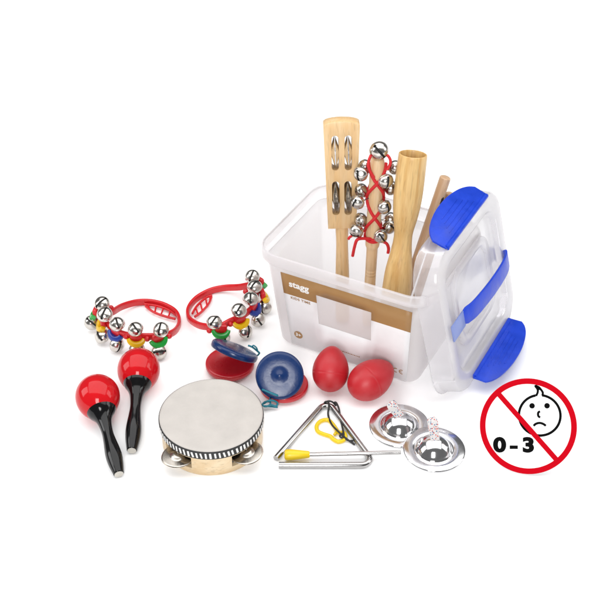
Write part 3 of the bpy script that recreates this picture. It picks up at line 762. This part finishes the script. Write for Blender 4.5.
bracelet(70, 265,
  [(212, 235, 2.4), (260, 208, 1.3), (330, 188, .65), (400, 186, .5), (470, 202, .5), (528, 236, .6), (547, 280, .8), (533, 322, 1.6), (497, 346, 2.5), (440, 356, 2.9), (385, 358, 3.0), (333, 356, 3.0), (280, 350, 3.0), (235, 334, 3.0), (192, 300, 2.9), (170, 268, 2.8), (180, 242, 2.7)],
  ([(372, 196, .45), (430, 204, .45), (490, 224, .45), (536, 256, .5)], [(378, 206, .45), (415, 234, .45), (465, 254, .45), (526, 270, .5)]),
  [('green', (133, 245, 2.6), (160, 194, 4.3), (110, 287, 1.5)), ('yellow', (166, 300, 2.4), (174, 247, 4.7), (160, 356, 1.2)), ('blue', (234, 346, 2.5), (236, 296, 4.7), (235, 400, 1.15)),
   ('yellow', (333, 374, 2.5), (328, 321, 4.7), (335, 422, 1.15)), ('green', (440, 378, 2.5), (455, 324, 4.7), (446, 434, 1.15))],
  [(281, 357, 2.9), (386, 369, 2.9), (496, 355, 2.7), (205, 215, 2.7)],
  'red bell bracelet directly behind the maracas, farthest from the tub')
bracelet(170, 260,
  [(395, 128, 2.4), (345, 136, 1.5), (270, 140, .8), (200, 156, .55), (130, 195, .5), (92, 245, .55), (94, 290, .9), (135, 322, 1.6), (185, 334, 2.4), (250, 332, 2.9), (300, 308, 3.0), (350, 285, 3.0), (395, 255, 3.0), (428, 215, 2.9), (436, 170, 2.7), (420, 135, 2.5)],
  ([(210, 178, .45), (178, 190, .45), (135, 230, .45), (112, 268, .5)], [(208, 186, .45), (192, 222, .45), (155, 262, .45), (124, 284, .5)]),
  [('green', (256, 358, 2.4), (221, 311, 4.6), (264, 394, 1.15)), ('yellow', (350, 310, 2.5), (345, 252, 4.7), (377, 357, 1.15)), ('blue', (418, 246, 2.6), (404, 194, 4.7), (441, 300, 1.15)),
   ('yellow', (462, 185, 2.5), (423, 134, 4.6), (472, 232, 1.15)), ('green', (446, 120, 2.5), (411, 84, 4.3), None)],
  [(197, 353, 2.6), (302, 320, 2.8), (270, 330, 3.2), (378, 158, 2.6)],
  'red bell bracelet behind the open castanet, beside the tub')

# ------------------------------------------------------------------ round age warning sign
far, near = P(528, 426, -2.0), P(528, 426, 30.0)       # slide along the sight line until the rim just touches the floor
for _ in range(40):
    sctr = (far+near)/2; nrm = tocam(sctr); upd = (V((0, 0, 1))-nrm*nrm.z).normalized(); RS = 47.6*cmpx(sctr)
    if sctr.z-RS*upd.z-.25*nrm.z > .05: near = sctr
    else: far = sctr
sM = frame(sctr, nrm, RGT)
sign = thing('warning_sign', 'round white age warning sign with a red ring and slash over a sad baby face', 'sign', sM)
b = nb(); lathe(b, [(0, -.25), (RS-.05, -.25), (RS-.03, -.2), (RS-.03, .0), (RS-.06, .03), (0, .03)], 96); part('plate', b, M['sign_white'], sign)
u = RS/237.0                                # picture units of the 5x enlargement; disc radius 237, centre (287, 303)
def sp(x, y, z=.05): return V(((x-287)*u, (303-y)*u, z))
b = nb(); lathe(b, [(209*u, .03), (237*u, .03), (237*u, .075), (209*u, .075)], 128, close=True)
dx = (sp(425, 473)-sp(143, 140)); mid = (sp(425, 473)+sp(143, 140))/2; ang = math.atan2(dx.y, dx.x)
box(b, V((0, 0, 0)), (dx.length, 25*u, .05), Matrix.Translation((mid.x, mid.y, .085)) @ Matrix.Rotation(ang, 4, 'Z'))
part('ring_and_slash', b, M['sign_red'], sign)
b = nb(); fl_ = rbox(.052*RS, .03, .01); zup = V((0, 0, 1))
face = [sp(345+101*math.cos(math.radians(a)), 250-100*math.sin(math.radians(a)), .045) for a in [82-i*6 for i in range(0, 58)]]
hr = .0
sweep(b, face, fl_, zup)
tuft = smooth([sp(*q, .045) for q in ((329, 154), (337, 139), (338, 122), (327, 104), (345, 112), (358, 128), (363, 140), (360, 153))], 5)
sweep(b, tuft, rbox(.046*RS, .03, .01), zup)
prism(b, [((x-287)*u, (303-y)*u) for x, y in ((325, 101), (348, 110), (356, 128), (346, 124), (341, 130), (337, 116))], .03, .06)
for ex in (309, 382): lathe(b, [(0, .03), (13.5*u, .03), (13.5*u, .06), (0, .06)], 28, Matrix.Translation(sp(ex, 203, 0)))
sweep(b, smooth([sp(*q, .045) for q in ((347, 230), (339, 236), (337, 246), (340, 256), (348, 260))], 5), rbox(.046*RS, .03, .01), zup)
sweep(b, smooth([sp(*q, .045) for q in ((314, 302), (326, 292), (343, 288), (360, 292), (374, 302))], 5), rbox(.048*RS, .03, .01), zup)
part('face_drawing', b, M['sign_black'], sign)
b = nb()
for chx, cx in (('0', 146), ('3', 287)): lettering(b, chx, 104*u, Matrix.Translation(sp(cx, 400, .05)) @ Matrix.Diagonal((1.14, .93, 1, 1)), .03, 5.6*u)
box(b, sp(215, 408, .05), (40*u, 17*u, .03)); part('age_lettering', b, M['sign_black'], sign)
# easel leg behind the plate
b = nb(); f0 = sM @ V((0, RS*.45, -.25)); foot = V((f0.x, f0.y+3.0, .12))
tube(b, [f0, foot], .22, 8, sm=0); part('easel_leg', b, M['sign_white'], sign, sign)

# ------------------------------------------------------------------ settle everything that stands on the floor
bpy.context.view_layer.update()
IN_TUB = ('jingle_stick', 'bell_stick', 'wooden_tube_shaker', 'wooden_beater', 'wooden_rod', 'triangle_beater')
for o in [o for o in sc.objects if o.type == 'EMPTY' and o.parent is None and o.name not in IN_TUB]:
    low = min((c.matrix_world @ v.co).z for c in o.children_recursive if c.type == 'MESH' for v in c.data.vertices)/S
    low -= {'tub_lid': .1, 'storage_tub': .1}.get(o.name, .045 if o.name.startswith('finger_cymbal') else 0)
    d = o.location - CAM*S; o.location = CAM*S + d*(1 + (low-.01)*S/abs(d.z))

# ------------------------------------------------------------------ studio light
def area(name, loc, target, sx, sy, power, col=(1, 1, 1)):
    l = bpy.data.lights.new(name, 'AREA'); l.shape = 'RECTANGLE'; l.size = sx*S; l.size_y = sy*S; l.energy = power; l.color = col
    o = bpy.data.objects.new(name, l); COL.objects.link(o)
    d = (V(target)-V(loc)).normalized(); o.matrix_world = Matrix.Translation(V(loc)*S) @ d.to_track_quat('-Z', 'Y').to_matrix().to_4x4()
    o['kind'] = 'helper'
    return o
area('overhead_softbox', (0, 20, 200), (0, 20, 0), 360, 240, 66)
area('front_softbox', (-14, -185, 100), (0, -10, 0), 54, 92, 23)
area('left_softbox', (-200, -20, 110), (0, 0, 0), 90, 120, 14)
area('right_softbox', (200, -10, 110), (0, 0, 0), 90, 120, 12)
w = bpy.data.worlds.new('World'); sc.world = w; w.use_nodes = True
w.node_tree.nodes['Background'].inputs[0].default_value = (1, 1, 1, 1); w.node_tree.nodes['Background'].inputs[1].default_value = .16

sc.render.engine = 'CYCLES'
sc.view_settings.view_transform = 'Standard'; sc.view_settings.look = 'None'; sc.view_settings.exposure = 0; sc.view_settings.gamma = 1
cy = sc.cycles; cy.max_bounces = 16; cy.transparent_max_bounces = 40; cy.diffuse_bounces = 5; cy.glossy_bounces = 6; cy.transmission_bounces = 8
cy.use_denoising = True
try: cy.denoiser = 'OPENIMAGEDENOISE'; cy.denoising_input_passes = 'RGB_ALBEDO_NORMAL'
except Exception: pass
cy.sample_clamp_indirect = 6
cy.caustics_reflective = True
